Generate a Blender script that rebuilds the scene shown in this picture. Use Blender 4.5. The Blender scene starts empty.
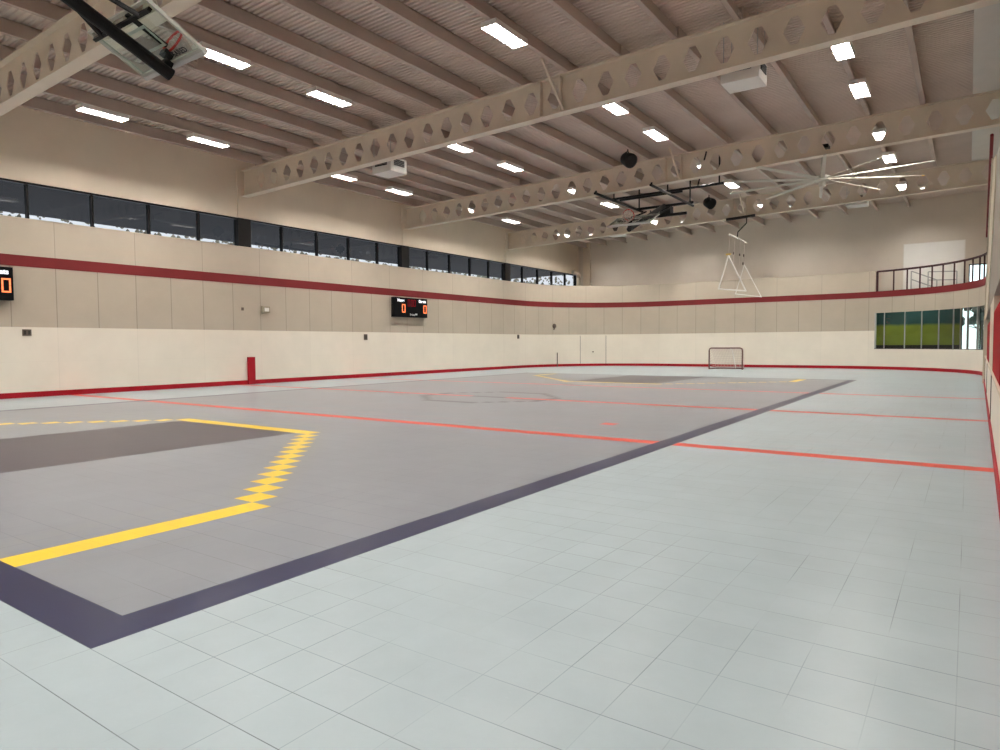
import bpy, bmesh, math, random
from mathutils import Vector, Matrix
random.seed(7)
C = bpy.context.scene.collection
SC = bpy.context.scene
PI = math.pi

# ------------------------------------------------------------------ materials
def new_mat(name):
    m = bpy.data.materials.new(name); m.use_nodes = True
    nt = m.node_tree; nt.nodes.clear()
    out = nt.nodes.new('ShaderNodeOutputMaterial')
    return m, nt, out

def lin(c):
    return tuple(((v/255.0)/12.92 if v/255.0 <= .04045 else ((v/255.0+.055)/1.055)**2.4) for v in c)

def math_node(nt, op, a, b=None, clamp=False):
    n = nt.nodes.new('ShaderNodeMath'); n.operation = op; n.use_clamp = clamp
    for k, v in enumerate((a, b)):
        if v is None: continue
        if isinstance(v, (int, float)): n.inputs[k].default_value = v
        else: nt.links.new(v, n.inputs[k])
    return n.outputs[0]

def mix_col(nt, fac, a, b, mode='MIX'):
    n = nt.nodes.new('ShaderNodeMix'); n.data_type = 'RGBA'; n.blend_type = mode
    for sock, v in ((n.inputs[0], fac), (n.inputs[6], a), (n.inputs[7], b)):
        if isinstance(v, (int, float)): sock.default_value = v
        elif isinstance(v, tuple): sock.default_value = (*v[:3], 1)
        else: nt.links.new(v, sock)
    return n.outputs[2]

def noise(nt, vec, scale, detail=3, rough=.5):
    n = nt.nodes.new('ShaderNodeTexNoise'); n.inputs['Scale'].default_value = scale
    n.inputs['Detail'].default_value = detail; n.inputs['Roughness'].default_value = rough
    if vec is not None: nt.links.new(vec, n.inputs['Vector'])
    return n.outputs['Fac']

def maprange(nt, v, a, b, c, d):
    n = nt.nodes.new('ShaderNodeMapRange')
    n.inputs[1].default_value = a; n.inputs[2].default_value = b
    n.inputs[3].default_value = c; n.inputs[4].default_value = d
    nt.links.new(v, n.inputs[0]); return n.outputs[0]

def principled(nt, out, col, rough=.5, spec=.5, metal=0., coat=0.):
    b = nt.nodes.new('ShaderNodeBsdfPrincipled')
    if isinstance(col, tuple): b.inputs['Base Color'].default_value = (*col[:3], 1)
    else: nt.links.new(col, b.inputs['Base Color'])
    if isinstance(rough, (int, float)): b.inputs['Roughness'].default_value = rough
    else: nt.links.new(rough, b.inputs['Roughness'])
    b.inputs['Specular IOR Level'].default_value = spec
    b.inputs['Metallic'].default_value = metal
    b.inputs['Coat Weight'].default_value = coat
    nt.links.new(b.outputs[0], out.inputs[0]); return b

def paint(name, col, rough=.5, spec=.5, var=.06, scale=1.5, metal=0., bump=0., bscale=60):
    """plain painted surface with slight uneven tone"""
    m, nt, out = new_mat(name)
    tc = nt.nodes.new('ShaderNodeTexCoord')
    f = noise(nt, tc.outputs['Object'], scale, 4, .55)
    k = maprange(nt, f, .3, .7, 1-var, 1+var)
    c = mix_col(nt, 1.0, col, k, 'MULTIPLY')
    b = principled(nt, out, c, rough, spec, metal)
    if bump:
        bn = nt.nodes.new('ShaderNodeBump'); bn.inputs['Strength'].default_value = bump
        bn.inputs['Distance'].default_value = .01
        nt.links.new(noise(nt, tc.outputs['Object'], bscale, 2), bn.inputs['Height'])
        nt.links.new(bn.outputs[0], b.inputs['Normal'])
    return m

def emit(name, col, strength):
    m, nt, out = new_mat(name)
    e = nt.nodes.new('ShaderNodeEmission'); e.inputs[0].default_value = (*col, 1); e.inputs[1].default_value = strength
    nt.links.new(e.outputs[0], out.inputs[0]); return m

T = .3048; X0 = -3.67; Y0 = 1.57

def tile_mat(name, col, seam=.9, rough=.29, var=.016, blotch=.055, spec=.24):
    """sports floor tile: one-foot grid of hairline seams, faint scuffs and uneven tone per tile"""
    m, nt, out = new_mat(name)
    tc = nt.nodes.new('ShaderNodeTexCoord'); sp = nt.nodes.new('ShaderNodeSeparateXYZ')
    nt.links.new(tc.outputs['Object'], sp.inputs[0])
    u = math_node(nt, 'DIVIDE', math_node(nt, 'SUBTRACT', sp.outputs[0], X0), T)
    v = math_node(nt, 'DIVIDE', math_node(nt, 'SUBTRACT', sp.outputs[1], Y0), T)
    w = .0078
    def line(a):
        d = math_node(nt, 'ABSOLUTE', math_node(nt, 'SUBTRACT', math_node(nt, 'FRACT', a), .5))
        return math_node(nt, 'GREATER_THAN', d, .5-w)
    cmb = nt.nodes.new('ShaderNodeCombineXYZ')
    nt.links.new(math_node(nt, 'FLOOR', u), cmb.inputs[0]); nt.links.new(math_node(nt, 'FLOOR', v), cmb.inputs[1])
    wn = nt.nodes.new('ShaderNodeTexWhiteNoise'); wn.noise_dimensions = '2D'
    nt.links.new(cmb.outputs[0], wn.inputs['Vector'])
    big = noise(nt, tc.outputs['Object'], .45, 4, .6)
    mid = noise(nt, tc.outputs['Object'], 2.3, 5, .65)
    # seams: some joints are tight, some open
    su = maprange(nt, noise(nt, tc.outputs['Object'], .8, 2), .42, .62, .0, .65)
    sv = maprange(nt, noise(nt, tc.outputs['Object'], .5, 2), .35, .6, .12, .85)
    lu = math_node(nt, 'MULTIPLY', line(u), su); lv = math_node(nt, 'MULTIPLY', line(v), sv)
    ln = math_node(nt, 'MAXIMUM', lu, lv)
    k = maprange(nt, wn.outputs['Value'], 0, 1, 1-var, 1+var)
    k2 = maprange(nt, big, .3, .7, 1-blotch, 1+blotch)
    k3 = maprange(nt, mid, .3, .7, 1-blotch*.7, 1+blotch*.7)
    k = math_node(nt, 'MULTIPLY', math_node(nt, 'MULTIPLY', k, k2), k3)
    c = mix_col(nt, 1.0, col, k, 'MULTIPLY')
    c = mix_col(nt, math_node(nt, 'MULTIPLY', ln, seam), c, tuple(x*.15 for x in col))
    # fine directional scuffs
    mp = nt.nodes.new('ShaderNodeMapping'); mp.inputs['Scale'].default_value = (3, 9, 1); mp.inputs['Rotation'].default_value = (0, 0, .7)
    nt.links.new(tc.outputs['Object'], mp.inputs[0])
    sc = maprange(nt, noise(nt, mp.outputs[0], 3.5, 6, .7), .62, .78, 0, .22)
    c = mix_col(nt, sc, c, tuple(min(1, x*1.25+.04) for x in col))
    principled(nt, out, c, rough, spec)
    return m

def panel_mat(name, col, step, dark=.45, hline=None, rough=.55, var=.05, wid=.012):
    """wall panels: vertical butt joints every `step` metres along the wall (UV = metres)"""
    m, nt, out = new_mat(name)
    tc = nt.nodes.new('ShaderNodeTexCoord'); sp = nt.nodes.new('ShaderNodeSeparateXYZ')
    nt.links.new(tc.outputs['UV'], sp.inputs[0])
    a = math_node(nt, 'FRACT', math_node(nt, 'DIVIDE', sp.outputs[0], step))
    ln = math_node(nt, 'LESS_THAN', a, wid*2/step)
    if hline is not None:
        h = math_node(nt, 'LESS_THAN', math_node(nt, 'ABSOLUTE', math_node(nt, 'SUBTRACT', sp.outputs[1], hline)), .008)
        ln = math_node(nt, 'MAXIMUM', ln, math_node(nt, 'MULTIPLY', h, .5))
    f = noise(nt, tc.outputs['Object'], .9, 5, .6)
    cmb = nt.nodes.new('ShaderNodeCombineXYZ'); nt.links.new(math_node(nt, 'FLOOR', math_node(nt, 'DIVIDE', sp.outputs[0], step)), cmb.inputs[0])
    wn = nt.nodes.new('ShaderNodeTexWhiteNoise'); wn.noise_dimensions = '2D'; nt.links.new(cmb.outputs[0], wn.inputs['Vector'])
    k = math_node(nt, 'MULTIPLY', maprange(nt, f, .3, .7, 1-var, 1+var), maprange(nt, wn.outputs['Value'], 0, 1, 1-var*.5, 1+var*.5))
    c = mix_col(nt, 1.0, col, k, 'MULTIPLY')
    c = mix_col(nt, math_node(nt, 'MULTIPLY', ln, dark), c, tuple(x*.25 for x in col))
    principled(nt, out, c, rough, .4)
    return m

def glass_mat(name, tint, refl=1.0, rough=.0, ior=1.5):
    m, nt, out = new_mat(name)
    tr = nt.nodes.new('ShaderNodeBsdfTransparent'); tr.inputs[0].default_value = (*tint, 1)
    gl = nt.nodes.new('ShaderNodeBsdfGlossy'); gl.inputs['Roughness'].default_value = rough
    gl.inputs[0].default_value = (refl, refl, refl, 1)
    fr = nt.nodes.new('ShaderNodeFresnel'); fr.inputs[0].default_value = ior
    ge = nt.nodes.new('ShaderNodeNewGeometry')          # only the entry face mirrors; the pane does not refract
    fac = math_node(nt, 'MULTIPLY', fr.outputs[0], math_node(nt, 'SUBTRACT', 1.0, ge.outputs['Backfacing']))
    mx = nt.nodes.new('ShaderNodeMixShader')
    nt.links.new(fac, mx.inputs[0]); nt.links.new(tr.outputs[0], mx.inputs[1]); nt.links.new(gl.outputs[0], mx.inputs[2])
    nt.links.new(mx.outputs[0], out.inputs[0]); return m

M = {}
M['tile_light'] = tile_mat('light grey-blue tile', (.325, .382, .403), blotch=.06)
M['tile_grey'] = tile_mat('mid grey tile', (.202, .213, .232), seam=.65)
M['tile_navy'] = tile_mat('navy tile', (.016, .019, .056), seam=.5, blotch=.12)
M['tile_plum'] = tile_mat('dark plum grey tile', (.054, .048, .062), seam=.35, blotch=.1)
M['tile_yellow'] = tile_mat('yellow tile', (.73, .49, .035), seam=.3, blotch=.03)
M['tile_red'] = tile_mat('red tile', (.62, .05, .03), seam=.3, blotch=.05)
M['tile_dark'] = tile_mat('charcoal tile', (.055, .055, .062), seam=.3)
M['board_white'] = panel_mat('cream white board', (.775, .71, .605), 2.5, .07, 1.1, .42, .035)
M['panel_tan'] = panel_mat('tan wall panel', (.47, .405, .32), 1.25, .5, None, .6, .04)
M['panel_tan_wide'] = panel_mat('tan wall panel wide', (.535, .46, .365), 2.5, .35, None, .6, .04)
M['wall_cream'] = paint('cream painted wall', (.74, .645, .515), .7, .3, .04, .7)
M['wall_far'] = paint('far wall paint', (.68, .61, .525), .7, .3, .05, .5)
M['wall_taupe'] = paint('taupe painted wall', (.30, .265, .22), .75, .3, .04, .7)
M['trim_cream'] = paint('cream trim', (.62, .54, .42), .5, .4, .03)
M['stripe_red'] = paint('maroon stripe', (.185, .022, .024), .6, .2, .06)
M['kick_red'] = paint('red kick plate', (.33, .008, .016), .55, .2, .08)
M['pad_red'] = paint('red pad', (.30, .008, .010), .75, .1, .06)
M['steel_cream'] = paint('cream painted steel', (.71, .62, .51), .55, .4, .05, 1.2)
M['joist'] = paint('taupe painted joist', (.49, .405, .35), .6, .35, .05, 1.)
M['deck'] = paint('taupe painted roof deck', (.68, .58, .515), .65, .3, .06, .6)
M['soffit'] = paint('grey soffit board', (.60, .57, .52), .7, .3, .03)
M['black_steel'] = paint('black painted steel', (.007, .006, .006), .5, .2, .15, 4)
M['dark_frame'] = paint('dark bronze window frame', (.009, .008, .008), .5, .2, .1, 3)
M['white_metal'] = paint('white enamel', (.78, .75, .70), .4, .5, .03)
M['panel_white'] = paint('white sheet panel', (.88, .86, .82), .5, .4, .02)
M['grey_metal'] = paint('grey metal', (.42, .42, .41), .4, .5, .05)
M['fin'] = paint('grey reflector fin', (.30, .295, .29), .6, .2, .03)
M['lamp_body'] = paint('white lamp housing', (.8, .78, .74), .4, .5, .02)
M['louvre'] = paint('dark louvre', (.03, .025, .02), .6, .4, .1)
M['rail_red'] = paint('dark red railing paint', (.042, .008, .009), .4, .5, .1)
M['goal_frame'] = paint('rusty red goal pipe', (.16, .07, .055), .45, .5, .15, 6)
M['net'] = paint('white net cord', (.6, .5, .45), .8, .2, .05)
M['rim'] = paint('red rim', (.55, .03, .02), .4, .5, .05)
M['outlet'] = paint('brown outlet plate', (.12, .09, .07), .5, .4, .1)
M['box_tan'] = paint('beige plastic box', (.33, .29, .21), .5, .4, .05)
M['score_black'] = paint('black scoreboard', (.005, .005, .006), .5, .08, .1)
M['led_orange'] = emit('orange led', (1., .22, .08), 2.2)
M['led_red'] = emit('dim red led', (.55, .015, .03), .5)
M['led_white'] = emit('lit white caption', (.95, .97, 1.), 1.6)
M['caption_grey'] = paint('grey caption', (.55, .55, .55), .5, .3, .03)
M['diffuser'] = emit('lit lamp diffuser', (1., .962, .91), 192.)
M['annex_fill'] = emit('added annex fill', (1., .95, .85), 12.)
M['pane_dark'] = glass_mat('tinted window glass', (.60, .60, .60), .8)
M['pane_clear'] = glass_mat('clear window glass', (.9, .95, .93), .6)
M['pane_board'] = glass_mat('backboard glass', (.86, .92, .89), 1.0)
M['board_edge'] = paint('pale board edge', (.40, .40, .35), .4, .5, .04)
M['eave'] = paint('dark eave soffit', (.03, .03, .032), .7, .3, .08)
M['snow'] = paint('snowy ground', (.78, .82, .88), .8, .2, .06, .2)
M['foliage'] = paint('winter foliage', (.27, .25, .19), .9, .1, .4, .6)
M['foliage_dark'] = paint('dark foliage', (.06, .065, .055), .9, .1, .4, .6)
M['bark'] = paint('dark bark', (.05, .045, .04), .9, .1, .2, 3)
M['fan_white'] = paint('pale fan blade', (.60, .57, .50), .6, .15, .03)
M['fan_tip'] = paint('yellow fan tip', (.75, .5, .12), .4, .5, .03)
M['text_dark'] = paint('black lettering', (.02, .02, .02), .5, .4, .02)

def mural():
    m, nt, out = new_mat('two tone green wall')
    tc = nt.nodes.new('ShaderNodeTexCoord'); sp = nt.nodes.new('ShaderNodeSeparateXYZ')
    nt.links.new(tc.outputs['Object'], sp.inputs[0])
    n = noise(nt, tc.outputs['Object'], 2.2, 4)
    z = math_node(nt, 'ADD', sp.outputs[2], math_node(nt, 'MULTIPLY', n, .12))
    f = maprange(nt, z, 2.46, 2.62, 0, 1)
    c = mix_col(nt, f, (.32, .37, .045), (.028, .095, .095))
    k = maprange(nt, noise(nt, tc.outputs['Object'], 1.3, 3), .3, .7, .85, 1.15)
    c = mix_col(nt, 1., c, k, 'MULTIPLY')
    principled(nt, out, c, .6, .3); return m
M['mural'] = mural()

# ------------------------------------------------------------------ mesh builder
class MB:
    def __init__(s): s.v = []; s.f = []; s.uv = {}
    def add(s, vs, fs):
        n = len(s.v); s.v += [tuple(p) for p in vs]; s.f += [tuple(i+n for i in f) for f in fs]; return s
    def box(s, x0, x1, y0, y1, z0, z1):
        v = [(x, y, z) for z in (z0, z1) for y in (y0, y1) for x in (x0, x1)]
        return s.add(v, [(0, 2, 3, 1), (4, 5, 7, 6), (0, 1, 5, 4), (2, 6, 7, 3), (0, 4, 6, 2), (1, 3, 7, 5)])
    def obox(s, c, a, b, d):
        """box about centre c with half-axes a, b, d (vectors)"""
        c, a, b, d = Vector(c), Vector(a), Vector(b), Vector(d)
        v = [c+sx*a+sy*b+sz*d for sz in (-1, 1) for sy in (-1, 1) for sx in (-1, 1)]
        return s.add(v, [(0, 2, 3, 1), (4, 5, 7, 6), (0, 1, 5, 4), (2, 6, 7, 3), (0, 4, 6, 2), (1, 3, 7, 5)])
    def bar(s, p, q, w, h=None):
        p, q = Vector(p), Vector(q); h = w if h is None else h
        d = (q-p); L = d.length; d.normalize()
        up = Vector((0, 0, 1)) if abs(d.z) < .95 else Vector((0, 1, 0))
        sd = d.cross(up).normalized(); up = sd.cross(d).normalized()
        return s.obox((p+q)/2, d*L/2, sd*w/2, up*h/2)
    def tube(s, p, q, r, n=10, r2=None, cap=True):
        p, q = Vector(p), Vector(q); r2 = r if r2 is None else r2
        d = (q-p).normalized(); up = Vector((0, 0, 1)) if abs(d.z) < .95 else Vector((0, 1, 0))
        a = d.cross(up).normalized(); b = d.cross(a).normalized()
        vs = []
        for c, rr in ((p, r), (q, r2)):
            vs += [c+(a*math.cos(2*PI*k/n)+b*math.sin(2*PI*k/n))*rr for k in range(n)]
        fs = [(k, (k+1) % n, n+(k+1) % n, n+k) for k in range(n)]
        if cap: fs += [tuple(range(n-1, -1, -1)), tuple(range(n, 2*n))]
        return s.add(vs, fs)
    def path(s, pts, r, n=8, closed=False):
        pts = [Vector(p) for p in pts]; N = len(pts); rings = []
        for i, p in enumerate(pts):
            if closed: d = (pts[(i+1) % N]-pts[i-1]).normalized()
            else: d = (pts[min(i+1, N-1)]-pts[max(i-1, 0)]).normalized()
            up = Vector((0, 0, 1)) if abs(d.z) < .9 else Vector((0, 1, 0))
            a = d.cross(up).normalized(); b = d.cross(a).normalized()
            rings.append([p+(a*math.cos(2*PI*k/n)+b*math.sin(2*PI*k/n))*r for k in range(n)])
        vs = [v for rg in rings for v in rg]; fs = []
        for i in range(N if closed else N-1):
            j = (i+1) % N
            fs += [(i*n+k, i*n+(k+1) % n, j*n+(k+1) % n, j*n+k) for k in range(n)]
        if not closed: fs += [tuple(range(n-1, -1, -1)), tuple((N-1)*n+k for k in range(n))]
        return s.add(vs, fs)
    def lathe(s, c, axis, prof, n=20):
        """prof: list of (distance along axis, radius)"""
        c, d = Vector(c), Vector(axis).normalized(); up = Vector((0, 0, 1)) if abs(d.z) < .95 else Vector((0, 1, 0))
        a = d.cross(up).normalized(); b = d.cross(a).normalized(); vs = []
        for t, r in prof:
            vs += [c+d*t+(a*math.cos(2*PI*k/n)+b*math.sin(2*PI*k/n))*r for k in range(n)]
        m = len(prof); fs = [(i*n+k, i*n+(k+1) % n, (i+1)*n+(k+1) % n, (i+1)*n+k) for i in range(m-1) for k in range(n)]
        fs += [tuple(range(n-1, -1, -1)), tuple((m-1)*n+k for k in range(n))]
        return s.add(vs, fs)
    def prism(s, poly, ext):
        """closed polygon (3-D points) extruded by vector ext"""
        e = Vector(ext); n = len(poly); p = [Vector(x) for x in poly]
        vs = p+[x+e for x in p]
        fs = [tuple(range(n-1, -1, -1)), tuple(range(n, 2*n))]+[(k, (k+1) % n, n+(k+1) % n, n+k) for k in range(n)]
        return s.add(vs, fs)
    def build(s, name, mat, parent=None, smooth=False, bevel=0., recalc=True):
        off = parent.location if parent is not None else Vector((0, 0, 0))
        if parent is not None and parent.parent is not None: off = off+parent.parent.location
        me = bpy.data.meshes.new(name)
        me.from_pydata([tuple(Vector(p)-off) for p in s.v], [], s.f)
        if recalc or bevel:
            bm = bmesh.new(); bm.from_mesh(me)
            if recalc: bmesh.ops.recalc_face_normals(bm, faces=bm.faces[:])
            if bevel: bmesh.ops.bevel(bm, geom=bm.edges[:], offset=bevel, segments=2, affect='EDGES', profile=.6)
            bm.to_mesh(me); bm.free()
        for m in (mat if isinstance(mat, list) else [mat]): me.materials.append(m)
        if smooth:
            for p in me.polygons: p.use_smooth = True
        o = bpy.data.objects.new(name, me); C.objects.link(o)
        if parent is not None: o.parent = parent
        return o

def thing(name, label, cat, loc, group=None):
    o = bpy.data.objects.new(name, None); C.objects.link(o); o.location = loc
    o.empty_display_size = .2
    o['label'] = label; o['category'] = cat
    if group: o['group'] = group
    return o
def tag(o, label, cat, group=None):
    o['label'] = label; o['category'] = cat
    if group: o['group'] = group
    return o
def struct(o): o['kind'] = 'structure'; return o
def sempty(name, loc=(0, 0, 0)):
    o = bpy.data.objects.new(name, None); C.objects.link(o); o.location = loc; o['kind'] = 'structure'; return o
ORD = ['first', 'second', 'third', 'fourth', 'fifth', 'sixth', 'seventh', 'eighth', 'ninth', 'tenth', 'eleventh', 'twelfth',
       'thirteenth', 'fourteenth', 'fifteenth', 'sixteenth', 'seventeenth']

def text_part(name, body, size, mat, parent, origin, ux, uy, depth=.006, align='CENTER', bold=0.0):
    """lettering as a mesh part: ux = reading direction, uy = up"""
    cu = bpy.data.curves.new(name, 'FONT'); cu.body = body; cu.size = size; cu.align_x = align; cu.align_y = 'CENTER'
    cu.extrude = depth; cu.offset = bold
    tmp = bpy.data.objects.new('tmp', cu); C.objects.link(tmp)
    bpy.context.view_layer.update()
    dg = bpy.context.evaluated_depsgraph_get()
    me = bpy.data.meshes.new_from_object(tmp.evaluated_get(dg)); me.name = name
    bpy.data.objects.remove(tmp)
    ux, uy = Vector(ux).normalized(), Vector(uy).normalized(); uz = ux.cross(uy)
    off = parent.location+(parent.parent.location if parent.parent is not None else Vector((0, 0, 0)))
    R = Matrix((ux, uy, uz)).transposed().to_4x4(); R.translation = Vector(origin)-off
    me.transform(R); me.materials.clear(); me.materials.append(mat)
    o = bpy.data.objects.new(name, me); C.objects.link(o); o.parent = parent
    return o

# ------------------------------------------------------------------ main dimensions (metres; camera stands at x=0, y=0)
XL, XR = -23.8, .45            # left wall face, right dasher board face
YF = 43.4; RAD = 7.0           # curved rink wall
YB, YN = 44.3, -5.1            # far wall of the hall, near wall
XE = 2.2                       # outer right wall
XC = .55                       # right end of the curved wall
def zj(x): return 8.56+.0272*(x+21.1)      # underside of joists = top of beams
def zd(x): return zj(x)+.37                # roof deck
BEAMS = [7.0, 16.4, 25.8, 35.1]

# ------------------------------------------------------------------ floor: one-foot tiles with the court laid out in coloured tiles
JT = 95
def tile_kind(i, j):
    inside = -52 <= i <= -1 and 0 <= j < JT
    if j in (27, 47, 67):
        if inside and j == 47 and -28 <= i <= -25: return 'tile_dark'
        if inside and i in (-52, -1): return 'tile_navy'
        if XL < X0+(i+.5)*T < XR: return 'tile_red'
    if not inside: return 'tile_light'
    if i in (-52, -1) or j in (0, JT-1): return 'tile_navy'
    if i == -7 and j == 33: return 'tile_red'
    jj = min(j, JT-1-j); ii = max(i, -53-i)          # mirror into near half, right half
    if ii == -7 and 1 <= jj <= 7: return 'tile_yellow'
    if 1 <= -7-ii <= 12 and jj == 7+(-7-ii): return 'tile_yellow'
    if jj == 20 and ii <= -20 and -33 <= i: return 'tile_yellow'
    if -32 <= i <= -21 and 1 <= jj <= 19: return 'tile_plum'
    dj = abs(j-47)
    if dj == 6 and -29 <= i <= -24: return 'tile_dark'
    if ii == -20 and dj <= 2: return 'tile_dark'
    if (ii, dj) in ((-23, 5), (-22, 4), (-21, 3)): return 'tile_dark'
    return 'tile_grey'
order = ['tile_light', 'tile_grey', 'tile_navy', 'tile_plum', 'tile_yellow', 'tile_red', 'tile_dark']
i0, i1, j0, j1 = -68, 20, -22, 147
fb = MB(); mats = []
for j in range(j0, j1+1):
    for i in range(i0, i1+1): fb.v.append((X0+i*T, Y0+j*T, 0))
W_ = i1-i0+1
for j in range(j0, j1):
    for i in range(i0, i1):
        a = (j-j0)*W_+(i-i0); fb.f.append((a, a+1, a+1+W_, a+W_)); mats.append(order.index(tile_kind(i, j)))
fl = fb.build('floor', [M[k] for k in order], recalc=False)
for p, k in zip(fl.data.polygons, mats): p.material_index = k
struct(fl)
struct(MB().box(-24.4, XE+.3, YN-.3, YB+.4, -.25, -.005).build('floor_slab', M['grey_metal']))

# ------------------------------------------------------------------ rink wall (boards + panels) along a rounded path
PATH = []
def seg(a, b, step):
    n = max(1, int(round((Vector(b)-Vector(a)).length/step)))
    return [tuple(Vector(a).lerp(Vector(b), k/n)) for k in range(n)]
PATH += seg((XL, YN), (XL, YF-RAD), 1.25)
for k in range(40):
    t = PI-(PI/2)*k/40; PATH.append((XL+RAD+RAD*math.cos(t), YF-RAD+RAD*math.sin(t)))
PATH += seg((XL+RAD, YF), (XC-RAD, YF), 1.25)
for k in range(60):
    t = PI/2-(PI/2)*k/60; PATH.append((XC-RAD+RAD*math.cos(t), YF-RAD+RAD*math.sin(t)))
PATH += [(XC, YF-RAD), (XC, YF-RAD-1.5), (XC, 31.0)]
S = [0.]
for k in range(1, len(PATH)): S.append(S[-1]+math.hypot(PATH[k][0]-PATH[k-1][0], PATH[k][1]-PATH[k-1][1]))
def at(s):
    s = max(0, min(S[-1], s))
    for k in range(1, len(S)):
        if S[k] >= s:
            f = (s-S[k-1])/(S[k]-S[k-1]); a, b = PATH[k-1], PATH[k]
            tx, ty = (b[0]-a[0]), (b[1]-a[1]); L = math.hypot(tx, ty)
            return (a[0]+tx*f, a[1]+ty*f), (ty/L, -tx/L)     # point, inward normal (towards the rink)
def s_of_x(x):
    """arc-length where the right-hand part of the wall has this x"""
    best = None
    for k in range(len(PATH)-1):
        if PATH[k][1] > 36 and PATH[k][0] <= x <= PATH[k+1][0]: best = S[k]+(x-PATH[k][0])/(PATH[k+1][0]-PATH[k][0]+1e-9)*(S[k+1]-S[k])
    return best
def band(name, mat, s0, s1, z0, z1, off0, off1, parent=None, uvoff=0.):
    """closed strip of wall from s0 to s1: rink face at off0 (towards the rink), back at off1"""
    ss = [s0]+[s for s in S if s0+1e-4 < s < s1-1e-4]+[s1]
    vs, fs = [], []
    for s in ss:
        (x, y), (nx, ny) = at(s)
        for o, z in ((off0, z0), (off0, z1), (off1, z1), (off1, z0)): vs.append((x+nx*o, y+ny*o, z))
    n = len(ss)
    for k in range(n-1):
        for e in range(4):
            a, b = k*4+e, k*4+(e+1) % 4; fs.append((a, b, b+4, a+4))
    fs += [(0, 3, 2, 1), tuple((n-1)*4+e for e in range(4))]
    mb = MB(); mb.add(vs, fs); o = mb.build(name, mat, parent)
    me = o.data; uv = me.uv_layers.new(name='uv')
    sval = [ss[i//4]+uvoff for i in range(len(vs))]
    for p in me.polygons:
        for li in p.loop_indices:
            vi = me.loops[li].vertex_index; uv.data[li].uv = (sval[vi], me.vertices[vi].co.z)
    return o
S_END = S[-1]
UVO = 1.25-((9.53-YN) % 1.25)          # puts a panel joint at y=9.53 on the left wall
sw0 = s_of_x(-4.37); sw1 = S_END-5.5     # corner window span
sr0 = s_of_x(-4.35)                     # balcony opening begins
for k in range(2): pass
ZW0, ZW1 = 1.14, 3.16
def wall_bit(mat, s0, s1, z0, z1): return struct(band('wall_rink', mat, s0, s1, z0, z1, 0, -.15, None, UVO))
wall_bit(M['board_white'], 0, sw0, 0, 2.17)
wall_bit(M['board_white'], sw0, sw1, 0, ZW0)
wall_bit(M['board_white'], sw1, S_END, 0, 2.17)
wall_bit(M['panel_tan'], 0, sw0, 2.17, 4.02)
wall_bit(M['panel_tan'], sw0, sw1, ZW1, 4.02)
wall_bit(M['panel_tan'], sw1, S_END, 2.17, 4.02)
wall_bit(M['panel_tan_wide'], 0, sr0, 4.02, 5.48)
struct(band('wall_rink', M['panel_tan'], sr0, S_END, 4.02, 4.36, 0, -.15, None, UVO))
struct(band('trim_1', M['stripe_red'], 0, S_END, 4.02, 4.36, .012, 0.002))
struct(band('trim_2', M['trim_cream'], 0, sr0, 5.48, 5.50, .02, -.15))
struct(band('baseboard_rink', M['kick_red'], 0, S_END-.02, 0.002, .17, .02, 0.002))

# corner window: one frame, panes between mullions
def s_at_px(x): return s_of_x(x)
cw = sempty('window_1', (0, 0, 0))
mull_s = [s_of_x(x) for x in (-3.9, -2.9, -2.1, -1.33, -.70, -.12, .26)]
cuts = [sw0]+mull_s+[sw1]
def post(mb, s, w, d0, d1, z0, z1):
    (x, y), (nx, ny) = at(s); tx, ty = ny, -nx
    mb.obox((x+nx*(d0+d1)/2, y+ny*(d0+d1)/2, (z0+z1)/2), (tx*w/2, ty*w/2, 0), (nx*(d0-d1)/2, ny*(d0-d1)/2, 0), (0, 0, (z1-z0)/2))
fr = MB()
for s in mull_s[:-2]: post(fr, s, .03, -.04, -.10, ZW0, ZW1)
fr.build('mullion', M['grey_metal'], cw)
fr = MB()
for s in mull_s[-2:]: post(fr, s, .05, -.03, -.12, ZW0, ZW1)
post(fr, sw0+.03, .06, -.02, -.13, ZW0, ZW1); post(fr, sw1-.03, .06, -.02, -.13, ZW0, ZW1)
fr.build('jamb', M['grey_metal'], cw)
band('sill', M['louvre'], sw0, sw1, ZW0, ZW0+.03, -.01, -.14, cw)
for a, b in zip(cuts[:-1], cuts[1:]): band('pane', M['pane_clear'], a+.02, b-.02, ZW0+.02, ZW1, -.065, -.075, cw)

# gate in the far boards, outlines only
g = sempty('door_1')
for s in (s_of_x(-21.95), s_of_x(-20.57)):
    band('gap', M['outlet'], s, s+.03, .17, 2.1, .004, .001, g)
(hx, hy), (hnx, hny) = at(s_of_x(-21.29))
MB().tube((hx, hy, .98), (hx+hnx*.09, hy+hny*.09, .98), .045, 10).build('handle', M['outlet'], g)

# ------------------------------------------------------------------ hall shell
w = MB()
w.box(-24.2, -23.97, YN-.3, YB+.3, 0, 5.46)
w.box(-24.2, XL, YN-.3, YB+.3, 6.62, 9.6)
w.box(-24.2, XL, 44.35, YB+.3, 5.46, 6.62)
w.box(-24.2, XL, YN-.3, -2.6, 5.46, 6.62)
struct(w.build('wall_left', M['wall_cream']))
pl = MB()
for y in [yb for yb in BEAMS]+[44.55]: pl.box(XL, XL+.05, y-.32, y+.32, 6.64, zj(XL)-.0)
struct(pl.build('trim_3', M['wall_cream']))
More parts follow.
